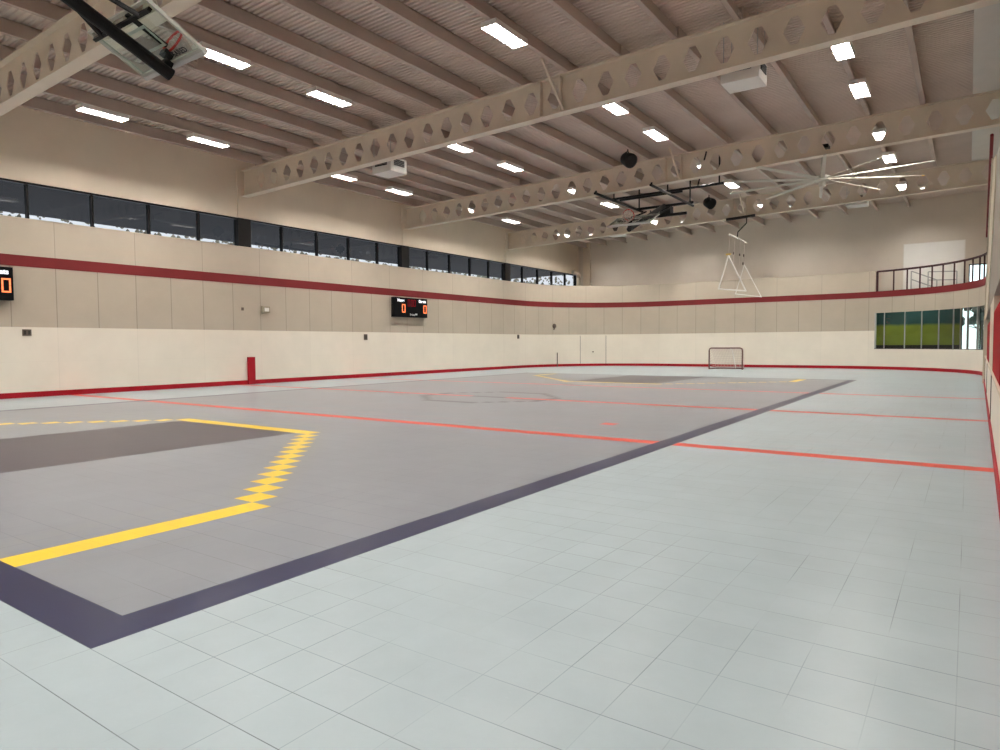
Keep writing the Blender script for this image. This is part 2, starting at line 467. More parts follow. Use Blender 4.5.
# clerestory windows, five panes to a bay
starts = [-2.4, 7.0, 16.4, 25.75, 35.1, 44.5]
for n in range(5):
    a, b = starts[n]+.29, starts[n+1]-.29
    wn = sempty('window_%d' % (n+2))
    f = MB(); step = (starts[n+1]-starts[n])/5
    f.box(-24.1, -23.84, a-.02, b+.02, 6.56, 6.62); f.box(-24.1, -23.84, a-.02, b+.02, 5.46, 5.5)
    ys = [a]+[starts[n]+step*k for k in range(1, 5)]+[b]
    for y in ys[1:-1]: f.box(-24.06, -23.9, y-.03, y+.03, 5.5, 6.56)
    f.build('frame', M['dark_frame'], wn)
    for y0, y1 in zip(ys[:-1], ys[1:]):
        MB().box(-23.99, -23.98, y0, y1, 5.5, 6.56).build('pane', M['pane_dark'], wn)
pm = MB()
for y in starts[1:5]: pm.box(-24.1, -23.81, y-.29, y+.29, 5.47, 6.62)
pm.box(-24.1, -23.81, 44.21, 44.5, 5.47, 6.62); pm.box(-24.1, -23.81, -2.6, -2.11, 5.47, 6.62)
struct(pm.build('trim_4', M['dark_frame']))

# far wall with two small openings towards the outside
w = MB()
w.box(-24.2, -.35, YB, YB+.25, 0, 10)
w.box(-.35, XE+.3, YB, YB+.25, 0, .4); w.box(-.35, XE+.3, YB, YB+.25, 3.5, 4.7); w.box(-.35, XE+.3, YB, YB+.25, 5.68, 10)
w.box(1.3, XE+.3, YB, YB+.25, .4, 3.5); w.box(-.35, -.08, YB, YB+.25, 4.7, 5.68); w.box(.85, XE+.3, YB, YB+.25, 4.7, 5.68)
struct(w.build('wall_far', M['wall_far']))
for n, (x0, x1, z0, z1) in enumerate(((-.35, 1.3, .4, 3.5), (-.08, .85, 4.7, 5.68))):
    wn = sempty('window_%d' % (n+7)); f = MB(); e = .05
    f.box(x0, x1, YB+.02, YB+.16, z0, z0+e); f.box(x0, x1, YB+.02, YB+.16, z1-e, z1)
    for x in (x0, (x0+x1)/2-e/2, x1-e): f.box(x, x+e, YB+.02, YB+.16, z0+e, z1-e)
    f.build('frame', M['dark_frame'], wn)
    MB().box(x0+e, x1-e, YB+.085, YB+.095, z0+e, z1-e).build('pane', M['pane_clear'], wn)
# corner pilaster beside the pipe
struct(MB().box(-23.3, -22.75, YB-.14, YB-.002, 0, zd(-23.5)-.02).build('trim_5', M['wall_cream']))
# near wall behind the camera, outer right wall
struct(MB().box(-24.2, XE+.3, YN-.25, YN, 0, 10).build('wall_near', M['wall_far']))
struct(MB().box(XE, XE+.25, YN, YB, 0, 10).build('wall_right', M['wall_far']))
# room behind the corner window: painted wall, balcony slab above, partition
struct(MB().box(-7.5, -.42, YB-.16, YB-.005, 1.35, 4.0).build('wall_annex', M['mural']))
struct(MB().box(-7.5, -.42, YB-.2, YB-.005, 0, 1.35).build('baseboard_annex', M['louvre']))
struct(MB().box(-7.6, -7.5, 43.6, YB, 0, 4.0).build('wall_annex', M['wall_taupe']))
bal = MB()
bs = [s_of_x(-7.0)+k*.5 for k in range(int((S_END-7.2-s_of_x(-7.0))/.5)+1)]
poly = []
for s in bs:
    (x, y), (nx, ny) = at(s); poly.append((x-nx*.16, y-ny*.16, 4.03))
poly += [(XE, poly[-1][1], 4.03), (XE, YB, 4.03), (poly[0][0], YB, 4.03)]
bal.prism(poly, (0, 0, .2)); struct(bal.build('floor_balcony', M['wall_taupe']))
al = thing('annex_fill_light', 'added unseen fill lamp in the side room behind the green-walled corner window', 'light', (-2.6, 43.2, 3.94))  # added lamp, out of view, to light the green wall
MB().box(-3.6, -1.6, 43.05, 43.35, 3.95, 4.03).build('housing', M['lamp_body'], al)
MB().box(-3.57, -1.63, 43.07, 43.33, 3.93, 3.95).build('diffuser', M['annex_fill'], al)

# right side: dasher boards, balcony front wall with slanted end, soffit
rb = MB(); rb.box(XR, XR+.14, YN, 31., 0, .99); struct(rb.build('wall_boards', M['board_white']))
struct(MB().box(XR-.02, XR+.16, YN, 29.4, .99, 1.03).build('trim_6', M['trim_cream']))
struct(MB().box(XR-.02, XR-.002, YN, 31.0, .002, .17).build('baseboard_right', M['kick_red']))
struct(MB().prism([(XR, 31.1, 2.33), (XR, 24.75, 4.62), (XR, 18.84, 5.58), (XR, 9.4, 3.9), (XR, YN, 3.6), (XR, YN, 2.33)], (.22, 0, 0)).build('wall_balcony', M['wall_taupe']))
et = MB()
for a, b in (((31.1, 2.33), (24.75, 4.62)), ((24.75, 4.62), (18.84, 5.58))):
    et.bar((XR+.1, a[0], a[1]), (XR+.1, b[0], b[1]), .3, .12)
struct(et.build('trim_7', M['trim_cream']))
struct(MB().prism([(XR-.02, y, z) for y, z in ((31.0, 2.34), (24.75, 4.62), (18.84, 5.58), (15.5, 4.97), (15.6, 4.3), (18, 3.6), (21.5, 2.75), (24, 2.34))], (.019, 0, 0)).build('trim_13', M['trim_cream']))
struct(MB().box(XR-.06, XR+.2, 30.2, 31.0, 0.0, 2.45).build('trim_8', M['trim_cream']))
struct(MB().box(XR+.22, XE, YN, 31.1, 2.33, 2.45).build('trim_9', M['wall_taupe']))
gp = MB()
for y in (14.6, 21.9, 28.0): gp.box(XR-.012, XR-.001, y-.03, y+.03, .17, .99)
struct(gp.build('trim_10', M['louvre']))

# ------------------------------------------------------------------ roof deck (corrugated), soffit at right
pitch = .14; prof = []
y = YN-.2
while y < YB+.3:
    prof += [(y, 0), (y+.05, 0), (y+.06, .045), (y+.13, .045)]; y += pitch
dk = MB(); xs = (-24.2, XE+.3)
for yy, zz in prof:
    for x in xs: dk.v.append((x, yy, zd(x)+zz))
n = len(prof)
for k in range(n-1): dk.f.append((2*k, 2*k+1, 2*k+3, 2*k+2))
dko = dk.build('ceiling', M['deck'], recalc=False)
struct(dko)
top = MB(); top.add([(x, yy, zd(x)+z) for z in (.1, .3) for yy in (YN-.3, YB+.4) for x in xs],
                    [(0, 2, 3, 1), (4, 5, 7, 6), (0, 1, 5, 4), (2, 6, 7, 3), (0, 4, 6, 2), (1, 3, 7, 5)])
struct(top.build('ceiling', M['deck']))
sf = MB()
for a, b in ((16.75, 25.45), (26.15, 34.75)):
    sf.box(-.06, XE, a, b, zj(0)-.05, zj(0)+.01)
    sf.box(-.06, .0, a, b, zj(0)+.01, zd(0)-.02)
struct(sf.build('trim_11', M['soffit']))

# ------------------------------------------------------------------ castellated beams
def beam(idx, Y):
    xa, xb = XL+.01, XE-.02
    who = ['pale castellated roof beam with hexagonal holes, nearest, at the upper left corner behind the backboard',
           'long pale castellated roof beam with hexagonal holes crossing the top of the picture',
           'pale castellated roof beam with hexagonal holes, third from the camera, just behind the fan and pipes',
           'farthest pale castellated roof beam, nearest the plain far wall'][idx]
    if idx == 2: who = 'third castellated roof beam from the camera, black pipes hanging just beyond it'
    o = thing('castellated_beam', who, 'beam', (-11.7, Y, zj(-11.7)-1.03), 'castellated roof beams')
    D = 1.03; ft = .03; hw = .16
    def Z(x, h): return zj(x)-D+h
    for nm, h0, h1 in (('bottom_flange', 0, ft), ('top_flange', D-ft, D-.002)):
        m = MB(); vs = [(x, Y+sy*hw, Z(x, h)) for h in (h0, h1) for sy in (-1, 1) for x in (xa, xb)]
        m.add(vs, [(0, 2, 3, 1), (4, 5, 7, 6), (0, 1, 5, 4), (2, 6, 7, 3), (0, 4, 6, 2), (1, 3, 7, 5)])
        m.build(nm, M['steel_cream'], o)
    web = MB(); th = .012; p = .772; c0 = -22.65; hh = .305; wm = .235; wf = .075; hc = .5
    k = 0; x_prev = xa
    cells = []
    while c0+k*p+p/2 < xb-.3:
        cells.append(c0+k*p); k += 1
    def quad(pts):      # polygon in the web plane, both faces
        n0 = len(web.v); n = len(pts)
        for sy in (-1, 1): web.v.extend([(x, Y+sy*th, Z(x, h)) for x, h in pts])
        web.f.append(tuple(n0+i for i in range(n))); web.f.append(tuple(n0+n+i for i in reversed(range(n))))
    quad([(xa, ft), (cells[0]-p/2, ft), (cells[0]-p/2, D-ft), (xa, D-ft)])
    for c in cells:
        l, r = c-p/2, c+p/2
        hexa = [(c-wm, hc), (c-wf, hc+hh), (c+wf, hc+hh), (c+wm, hc), (c+wf, hc-hh), (c-wf, hc-hh)]
        quad([(l, hc), (c-wm, hc), (c-wf, hc+hh), (l, D-ft)]); quad([(c-wf, hc+hh), (c+wf, hc+hh), (r, D-ft), (l, D-ft)])
        quad([(c+wf, hc+hh), (c+wm, hc), (r, hc), (r, D-ft)])
        quad([(l, ft), (c-wf, hc-hh), (c-wm, hc), (l, hc)]); quad([(l, ft), (r, ft), (c+wf, hc-hh), (c-wf, hc-hh)])
        quad([(r, ft), (r, hc), (c+wm, hc), (c+wf, hc-hh)])
        n0 = len(web.v)
        for sy in (-1, 1): web.v.extend([(x, Y+sy*th, Z(x, h)) for x, h in hexa])
        for i in range(6): web.f.append((n0+i, n0+(i+1) % 6, n0+6+(i+1) % 6, n0+6+i))
    quad([(cells[-1]+p/2, ft), (xb, ft), (xb, D-ft), (cells[-1]+p/2, D-ft)])
    web.build('web', M['steel_cream'], o, recalc=False)
    if idx:
        for x in (-9.92, -9.3):
            m = MB(); m.box(x-.012, x+.012, Y-.15, Y-.013, Z(x, ft), Z(x, D-ft)); m.build('stiffener', M['steel_cream'], o)
    return o
for k, Y in enumerate(BEAMS): beam(k, Y)

# diagonal fly braces from joist down to beam
for idx, Y in enumerate(BEAMS[1:]):
    x = -9.2 if idx == 0 else -9.35
    m = MB(); m.bar((x, Y-1.25, zj(x)+.02), (x+.02, Y-.13, zj(x)-.99), .06, .06)
    tag(m.build('brace', M['steel_cream']), ['thin pale diagonal brace from roof to the long beam crossing the top',
        'thin pale diagonal brace on the third beam, beyond the black round speaker',
        'thin pale diagonal brace on the farthest beam, above the hanging triangles'][idx], 'brace', 'diagonal beam braces')

# ------------------------------------------------------------------ roof joists, one object each
bays = [(-4.0, 7.0, -22.6, 1.5), (7.0, 16.4, -22.6, 1.5), (16.4, 25.8, -23.05, 1.547), (25.8, 35.1, -23.05, 1.547), (35.1, YB-.02, -23.05, 1.547)]
where = ['before the first beam', 'between the first and second beams', 'between the second and third beams',
         'between the third and fourth beams', 'beyond the fourth beam']
def joist_mesh(L):
    m = MB(); h = .368
    m.box(-.018, .018, 0, L, .008, h-.006)
    m.box(-.018, .105, 0, L, 0, .022); m.box(-.105, .018, 0, L, h-.022, h)
    m.box(.085, .105, 0, L, .022, .06)
    return m
for b, (ya, yb, xs0, st) in enumerate(bays):
    L = yb-ya-(.02 if b else 0)
    me = None; k = 0
    while xs0+k*st < (-.2 if b in (2, 3) else -2. if b == 4 else 1.6):
        x = xs0+k*st
        if b == 0 and x > -9: break
        if me is None:
            o = joist_mesh(L).build('roof_joist', M['joist']); me = o.data
        else:
            o = bpy.data.objects.new('roof_joist', me); C.objects.link(o)
        o.location = (x, ya+.01, zj(x))
        tag(o, '%s taupe roof joist from the left wall, %s' % (ORD[k], where[b]), 'joist', 'roof joists '+where[b])
        k += 1

# ------------------------------------------------------------------ high bay lights
COLX = [-21.2, -15.15, -9.07, -2.78]
ROWS = [-2.7, .7, 4.1, 9.92, 13.3, 19.2, 22.57, 28.05, 31.6, 37.7, 40.6]
COLN = ['the left-wall column', 'the second column from the left wall',
        'the third column from the left wall', 'the right-wall column']
LW, LL, LD = .20, .65, .062
first = None
def lamp_mesh():
    hb = MB()   # upside-down tray: top + four skirts
    hb.box(-LW-.012, LW+.012, -LL-.012, LL+.012, LD+.004, LD+.07)
    hb.box(-LW-.012, -LW, -LL-.012, LL+.012, 0, LD+.004); hb.box(LW, LW+.012, -LL-.012, LL+.012, 0, LD+.004)
    hb.box(-LW, LW, -LL-.012, -LL, 0, LD+.004); hb.box(-LW, LW, LL, LL+.012, 0, LD+.004)
    df = MB().box(-LW+.002, LW-.002, -LL+.002, LL-.002, LD-.006, LD+.003)
    fins = MB()          # egg-crate reflector fins under the lens
    for k in (1, 2):
        x = -LW+2*LW*k/3; fins.box(x-.003, x+.003, -LL+.003, LL-.003, .004, LD-.008)
    for k in range(1, 8):
        y = -LL+2*LL*k/8; fins.box(-LW+.003, LW-.003, y-.003, y+.003, .004, LD-.008)
    rods = [MB().bar((0, y, LD+.07), (0, y, .145), .05, .03) for y in (-.5, .5)]
    return hb, df, rods, fins
proto = None
startrow = [3, 3, 4, 5]
for ci, X in enumerate(COLX):
    for ri, Y in enumerate(ROWS):
        z = zj(X)-.14; last = ri == len(ROWS)-1
        if last: X, z = X+.62, zj(X)+.13      # added row to brighten the far wall, recessed between end-bay joists
        n = ri-startrow[ci]
        if n >= 0: lab = 'lit white high-bay light, %s from camera in %s' % (ORD[n], COLN[ci])
        else: lab = 'lit high-bay light outside the picture, row %s of %s' % (['one', 'two', 'three', 'four', 'five'][ri], COLN[ci])
        if proto is None:
            o = thing('high_bay_light', lab, 'light', (0, 0, 0), 'high-bay lights'); hb, df, rods, fins = lamp_mesh()
            hb.build('housing', M['lamp_body'], o); df.build('diffuser', M['diffuser'], o)
            fins.build('reflector_fins', M['fin'], o)
            for r in rods: r.build('mounting_bracket', M['grey_metal'], o)
            proto = o; o.location = (X, Y, z)
        else:
            o = proto.copy(); C.objects.link(o); o.location = (X, Y, z); o['label'] = lab
            for ch in proto.children:
                c = ch.copy(); C.objects.link(c); c.parent = o

# ------------------------------------------------------------------ basketball backstops folded up under the roof
def backstop(cx, mirror, label):
    def P(x, y, z): return (cx-x, 32.1-y, z) if mirror else (cx+x, y, z)
    v = Vector((0, -.9, .436)).normalized(); nrm = Vector((0, .436, .9)).normalized()
    base = Vector((0, 6.45, 6.39))
    def Q(x, a, b):   # board frame: x across, a up the board, b out of its front
        q = base+v*a+nrm*b+Vector((x, 0, 0)); return Vector(P(*q))
    def box(m, x0, x1, a0, a1, b0, b1):
        c = Q((x0+x1)/2, (a0+a1)/2, (b0+b1)/2)
        m.obox(c, (Q(x1, 0, 0)-Q(x0, 0, 0))/2, (Q(0, a1, 0)-Q(0, a0, 0))/2, (Q(0, 0, b1)-Q(0, 0, b0))/2)
    o = thing('basketball_backstop', label, 'basketball hoop', P(0, 2.6, 7.75), 'folded basketball backstops')
    W, H = .94, 1.03
    m = MB(); box(m, -W+.04, W-.04, .05, H-.04, -.006, .006); glass = m.build('backboard', M['pane_board'], o)
    m = MB()
    box(m, -W, -W+.045, 0, H, -.03, .03); box(m, W-.045, W, 0, H, -.03, .03)
    box(m, -W+.045, W-.045, H-.045, H, -.03, .03); box(m, -W+.045, W-.045, 0, .05, -.03, .03)
    m.build('board_frame', M['board_edge'], o)
    m = MB(); box(m, -W, W, -.07, 0, -.045, .045); ep_ = m.build('edge_padding', M['grey_metal'], o)
    # target square
    m = MB()
    for r in ((-.3, -.25, .3, .72), (.25, .3, .3, .72), (-.25, .25, .67, .72), (-.25, .25, .3, .35)): box(m, r[0], r[1], r[2], r[3], .008, .011)
    m.build('target_square', M['white_metal'], glass)
    # rim and net
    m = MB(); m.path([Q(.23*math.cos(t), .15, .33+.23*math.sin(t)) for t in [2*PI*k/24 for k in range(24)]], .021, 8, True)
    rim = m.build('rim', M['rim'], o, smooth=True)
    m = MB(); box(m, -.08, .08, .06, .22, .01, .11); m.build('rim_mount', M['black_steel'], o)
    m = MB(); N = 12
    def ring(k, t):
        r = .225-.09*t
        return Q(r*math.cos(k), .15-.40*t, .33+r*math.sin(k))+Vector((0, 0, -.10*t))
    for k in range(N):
        a = 2*PI*k/N; b = 2*PI*(k+1)/N; mid = (a+b)/2
        for lv in range(4):
            t0, t1 = lv/4, (lv+1)/4
            aa = a if lv % 2 == 0 else mid; bb = mid if lv % 2 == 0 else b
            m.tube(ring(aa, t0), ring(bb, t1), .015, 4, cap=False); m.tube(ring(aa+2*PI/N*(1 if lv % 2 == 0 else 0), t0), ring(bb if lv % 2 == 0 else a+2*PI/N, t1), .015, 4, cap=False)
    m.build('net', M['net'], rim)
    # mast and struts
    s0 = Q(0, -.06, -.2); pv = Vector(P(0, 2.6, 7.75))
    m = MB(); m.tube(s0, pv, .105, 14); m.build('mast', M['black_steel'], o, smooth=False)
    m = MB(); box(m, -.88, .88, .87, .93, -.11, -.04); m.build('crossbar', M['black_steel'], o)
    m = MB(); box(m, -.07, .07, 0, .14, -.22, -.03); m.build('mast_bracket', M['black_steel'], o)
    m = MB(); m.bar(Q(.15, .95, .05), Q(.05, .22, .16), .06); m.build('strut', M['black_steel'], o)
    m = MB(); m.bar(Q(.6, .9, -.1), Q(.1, 2.2, -.14), .06); m.build('strut', M['black_steel'], o)
    m = MB(); m.bar(Q(-.6, .9, -.1), Q(-.1, 2.2, -.14), .06); m.build('strut', M['black_steel'], o)
    # support frame
    m = MB(); m.tube(P(-1.35, 2.6, 7.75), P(1.35, 2.6, 7.75), .06, 10); m.build('pivot_pipe', M['black_steel'], o)
    for x in (-1.2, 1.2):
        m = MB(); m.tube(P(x, 2.2, 7.68), P(x, 7.1 if mirror else 5.6, 7.68), .055, 10); m.build('support_pipe', M['black_steel'], o)
        m = MB(); m.tube(P(x, 7.0 if mirror else 5.5, 7.68), P(x, 7.0 if mirror else 5.5, zj(cx)-1.03 if mirror else zj(P(x, 0, 0)[0])), .04, 8); m.build('hanger', M['black_steel'], o)
        m = MB(); m.tube(P(x, 2.6, 7.68), P(x, 2.6, zj(P(x, 0, 0)[0])+.0), .035, 8); m.build('hanger', M['black_steel'], o)
    if mirror:
        m = MB(); m.tube(P(1.3, 5.3, 7.74), P(-3.5, 5.3, 7.78), .05, 10); m.build('cross_pipe', M['black_steel'], o)
        m = MB(); m.tube(P(1.2, 4.7, 7.8), P(-1.6, 4.7, 7.82), .05, 10); m.build('cross_pipe', M['black_steel'], o)
        for x, y in ((1.2, 5.3), (-1.2, 5.3), (-3.3, 5.3)):
            m = MB(); m.tube(P(x, y, 7.75), P(x, y, zj(P(x, 0, 0)[0])), .03, 8); m.build('hanger', M['black_steel'], o)
        m = MB(); m.tube(P(-2.4, 5.2, 7.78), P(-3.2, 6.6, zj(cx)-.1), .03, 8); m.build('brace', M['black_steel'], o)
    for dx in (-.35, .35):
        m = MB(); m.bar(P(dx, 2.75, 7.6), P(dx*.4, 4.6, 6.92), .05); m.build('strut', M['black_steel'], o)
    m = MB(); m.bar(P(-1.0, 2.45, 7.35), P(1.2, 2.45, 7.35), .09, .12); m.build('winch_beam', M['black_steel'], o)
    m = MB(); m.box(*sorted((P(-.25, 0, 0)[0], P(.25, 0, 0)[0])), *sorted((P(0, 2.1, 0)[1], P(0, 2.5, 0)[1])), 7.36, 7.75); m.build('winch', M['black_steel'], o)
    if not mirror:
        text_part('lettering', 'GARED', .13, M['text_dark'], glass, Q(.42, .13, -.012), (1, 0, 0), v, .002, bold=.003)
    return o
backstop(-11.29, False, 'folded-up glass basketball backboard on a black mast at the upper left, nearest the camera')
backstop(-11.45, True, 'far folded-up basketball backstop on black pipe frame under the third beam')

# ------------------------------------------------------------------ ceiling fan
FX, FY, FZ = -4.72, 28.4, 7.78
fan = thing('ceiling_fan', 'huge pale ceiling fan with long thin blades at upper right', 'fan', (FX, FY, FZ))
MB().tube((FX, FY, FZ+.1), (FX, FY, zj(FX)+.02), .07, 12).build('downrod', M['fan_white'], fan)
MB().box(FX-.22, FX+.22, FY-.22, FY+.22, zj(FX)-.12, zj(FX)+.02).build('mounting_plate', M['black_steel'], fan)
MB().lathe((FX, FY, FZ-.32), (0, 0, 1), [(0, .05), (.02, .12), (.2, .14), (.24, .28), (.4, .28), (.46, .1)], 24).build('hub', M['fan_white'], fan, smooth=False)
for k in range(10):
    t = 2*PI*k/10-math.radians(7.5); d = Vector((math.cos(t), math.sin(t), 0)); s = Vector((-d.y, d.x, 0)); pt = (s*.085+Vector((0, 0, .035)))
    m = MB(); c = Vector((FX, FY, FZ)); e = Vector((0, 0, .012))
    poly = [c+d*.22-pt*.8, c+d*3.55-pt*.62, c+d*3.55+pt*.62, c+d*.22+pt*.8]
    m.prism([q-e for q in poly], e*2); bl = m.build('blade', M['fan_white'], fan)
    m = MB(); m.obox(c+d*3.60, d*.05, pt*.62, e*1.2); tp = m.build('blade_tip', M['fan_tip'] if k == 1 else M['fan_white'], bl)
    if k == 1: tp['label'] = 'yellow blade tip'

# ------------------------------------------------------------------ unit heaters
def heater(x, y, z, lab):
    o = thing('unit_heater', lab, 'heater', (x, y, z), 'white boxed heaters')
    m = MB(); m.box(x-.45, x+.45, y-.4, y+.4, z, z+.5); cs = m.build('casing', M['white_metal'], o, bevel=.02)
    for sx, sy in ((0, -1), (1, 0)):
        g = MB()
        for k in range(4):
            zz = z+.22+k*.055
            if sy: g.box(x-.28, x+.28, y+sy*.415-.012, y+sy*.415+.012, zz, zz+.04)
            else: g.box(x+sx*.465-.012, x+sx*.465+.012, y-.25, y+.25, zz, zz+.04)
        g.build('louvre', M['louvre'], cs)
    for sx in (-1, 1):
        for sy in (-1, 1):
            MB().tube((x+sx*.4, y+sy*.34, z+.49), (x+sx*.4, y+sy*.34, zd(x+sx*.4)+.01), .012, 6).build('hanger', M['grey_metal'], o)
heater(-16.75, 17.35, 7.5, 'white boxed heater hanging below the long beam, left of centre')
heater(-4.68, 17.3, 7.88, 'white boxed heater tucked under the long beam at upper right')
heater(-17.1, 36.6, 7.85, 'white boxed heater below the farthest beam, left of the hanging triangles')
heater(-4.5, 36.3, 8.0, 'white boxed heater below the farthest beam, under the ceiling fan')

# ------------------------------------------------------------------ pendant speakers
def speaker(x, y, z, lab):
    o = thing('pendant_speaker', lab, 'speaker', (x, y, z), 'black hanging speakers')
    ax = Vector((.75, -.3, -.45)).normalized()
    MB().lathe(Vector((x, y, z))-ax*.27, ax, [(0.0, .1), (.02, .18), (.09, .23), (.28, .26), (.42, .275), (.48, .262), (.51, .18)], 24).build('cabinet', M['black_steel'], o, smooth=True)
    MB().lathe(Vector((x, y, z))+ax*.225, ax, [(0, .18), (.012, .17)], 24).build('grille', M['louvre'], o)
    MB().path([(x-.02, y-.25, z), (x-.02, y-.25, z+.2), (x-.02, y, z+.32), (x-.02, y+.25, z+.2), (x-.02, y+.25, z)], .018, 6).build('yoke', M['black_steel'], o)
    MB().tube((x-.02, y, z+.30), (x-.02, y, zj(x)+.005), .025, 8).build('drop_rod', M['black_steel'], o)
speaker(-10.67, 23.85, 8.46, 'black rounded speaker hanging in front of the third beam')
speaker(-10.67, 33.5, 8.46, 'black rounded speaker hanging in front of the farthest beam, right of the pipe frame')

# ------------------------------------------------------------------ white triangles hanging from the farthest beam
hx, hy = -9.5, 34.75
zb = zj(hx)-1.03
hf = thing('hanging_frame', 'two white triangular tube frames hanging from a black bar under the farthest beam', 'hanging frame', (hx, hy, zb-.1))
MB().bar((-10.2, hy, zb-.08), (-8.8, hy, zb-.02), .12, .12).build('mounting_bar', M['black_steel'], hf)
MB().path([(-9.2, hy, zb-.1), (-9.2, hy, zb-.35), (-9.62, hy, zb-.75), (-9.65, hy, zb-1.0)], .03, 8).build('bent_arm', M['black_steel'], hf)
MB().tube((-10.05, hy, 7.02), (-9.62, hy, 6.78), .045, 8).build('spreader', M['white_metal'], hf)
MB().tube((-9.66, hy, 6.82), (-9.2, hy, 6.52), .028, 8).build('spreader', M['white_metal'], hf)
def tri(a, b, c, r, y):
    m = MB()
    for p, q in ((a, b), (b, c), (c, a)): m.tube((p[0], y, p[1]), (q[0], y, q[1]), r, 8)
    for p in (a, b, c): m.lathe((p[0], y-r, p[1]), (0, 1, 0), [(0, r*.6), (r*.4, r), (r*1.6, r), (2*r, r*.6)], 10)
    return m
tri((-10.08, 5.95), (-10.56, 4.30), (-9.20, 4.13), .036, hy).build('triangle_frame', M['white_metal'], hf)
tri((-9.36, 5.45), (-9.78, 4.02), (-8.52, 3.82), .022, hy+.25).build('triangle_frame', M['white_metal'], hf)
for (x0, z0), (x1, z1), y in (((-10.02, 7.0), (-10.08, 5.95), hy), ((-9.3, 6.58), (-9.36, 5.45), hy+.25), ((-9.75, 6.86), (-9.85, 5.5), hy), ((-9.5, 6.7), (-9.55, 5.4), hy)):
    MB().tube((x0, hy, z0), (x1, y, z1), .013, 6).build('cord', M['net'], hf)
for x, z in ((-9.82, 6.05), (-9.53, 5.95), (-9.33, 5.9), (-9.36, 5.5)):
    MB().lathe((x, hy+.02, z-.07), (0, 0, 1), [(0, .02), (.03, .035), (.12, .035), (.15, .015)], 8).build('weight', M['outlet'], hf)
MB().box(-10.2, -9.95, hy-.03, hy+.03, 5.98, 6.06).build('clamp', M['fan_tip'], hf)

# ------------------------------------------------------------------ scoreboards on the left wall
SEG = {'0': 'abcdef', ':': ''}
def digit(m, x, yc, zc, w, h, t, segs='abcdef'):
    """seven-segment figure in the wall plane"""
    a, b = yc-w/2, yc+w/2; lo, hi = zc-h/2, zc+h/2
    R = {'a': (a, b, hi-t, hi), 'd': (a, b, lo, lo+t), 'f': (a, a+t, zc+.005, hi-t-.005), 'e': (a, a+t, lo+t+.005, zc-.005),
         'b': (b-t, b, zc+.005, hi-t-.005), 'c': (b-t, b, lo+t+.005, zc-.005), 'g': (a+t, b-t, zc-t/2, zc+t/2)}
    for s in segs: y0, y1, z0, z1 = R[s]; m.box(x, x+.008, y0, y1, z0, z1)
def scoreboard(y0, lab):
    y1 = y0+2.52; z0, z1 = 2.96, 3.95; x = XL+.004; f = x+.20; yc = (y0+y1)/2
    o = thing('scoreboard', lab, 'scoreboard', (x, yc, z0), 'wall scoreboards')
    m = MB(); m.box(x, f, y0, y1, z0, z1); m.build('cabinet', M['score_black'], o, bevel=.012)
    text_part('caption', 'Home', .20, M['led_white'], o, (f+.004, y0+.5, z1-.15), (0, 1, 0), (0, 0, 1), .002, bold=.008)
    text_part('caption', 'Guests', .20, M['led_white'], o, (f+.004, y1-.40, z1-.15), (0, 1, 0), (0, 0, 1), .002, bold=.008)
    text_part('caption', 'Period', .15, M['caption_grey'], o, (f+.004, yc+.1, z0+.13), (0, 1, 0), (0, 0, 1), .002, bold=.004)
    for y in (y0+.70, y1-.19):
        m = MB(); digit(m, f, y, z0+.44, .24, .42, .044); m.build('score_digit', M['led_orange'], o)
    for y in (yc-.17, yc+.06, yc+.26):
        m = MB(); digit(m, f, y, z1-.26, .15, .34, .024); m.build('clock_digit', M['led_red'], o)
    m = MB(); m.box(f, f+.006, y1-.95, y1-.8, z0+.12, z0+.2); m.build('period_light', M['caption_grey'], o)
    return o
scoreboard(24.63, 'black electronic scoreboard on the left wall below the maroon stripe, fully in view')
scoreboard(5.79, 'black scoreboard cut off by the left edge of the picture')

# ------------------------------------------------------------------ small fixtures on the walls
def plate(y, z, w, h, d, mat, name, lab, cat, face=None):
    o = thing(name, lab, cat, (XL+.005, y, z))
    m = MB(); m.box(XL+.003, XL+d, y-w/2, y+w/2, z-h/2, z+h/2); m.build('body', M[mat], o, bevel=.006)
    m = MB()
    if face == 'outlet':
        for k in (-1, 1): m.box(XL+d, XL+d+.006, y+k*w*.24-w*.12, y+k*w*.24+w*.12, z-h*.3, z+h*.3)
        m.build('socket', M['louvre'], o)
    elif face == 'box':
        m.box(XL+d, XL+d+.02, y-w*.25, y+w*.32, z-h*.28, z+h*.28); m.build('cover', M['white_metal'], o)
    return o
plate(8.68, 2.0, .24, .2, .03, 'outlet', 'wall_outlet', 'small brown wall outlet on the white boards below the cut-off scoreboard', 'outlet', 'outlet')
plate(22.85, 1.93, .22, .28, .03, 'outlet', 'wall_outlet', 'small dark wall outlet on the white boards left of the full scoreboard', 'outlet', 'outlet')
plate(17.25, 3.03, .36, .26, .10, 'box_tan', 'thermostat', 'beige control box on the tan wall panels above the red post', 'control box', 'box')
plate(36.2, 2.02, .22, .26, .03, 'outlet', 'wall_outlet', 'tiny dark wall outlet on the white boards near the far left corner', 'outlet', 'outlet')
plate(16.2, 3.02, .1, .12, .03, 'outlet', 'wall_button', 'tiny dark button on the tan panels left of the beige control box', 'button')
# alarm bell in the far left curve
(cx_, cy_), (nx_, ny_) = at(s_of_x(-23.07))
al = thing('alarm_bell', 'small dark alarm fixture on the tan panels in the far left curve', 'alarm', (cx_, cy_, 2.75))
MB().lathe((cx_, cy_, 2.75), (nx_, ny_, 0), [(0, .1), (.06, .16), (.12, .12), (.16, .04)], 14).build('bell', M['outlet'], al)
MB().lathe((cx_, cy_, 2.55), (nx_, ny_, 0), [(0, .05), (.06, .05)], 10).build('back_box', M['outlet'], al)
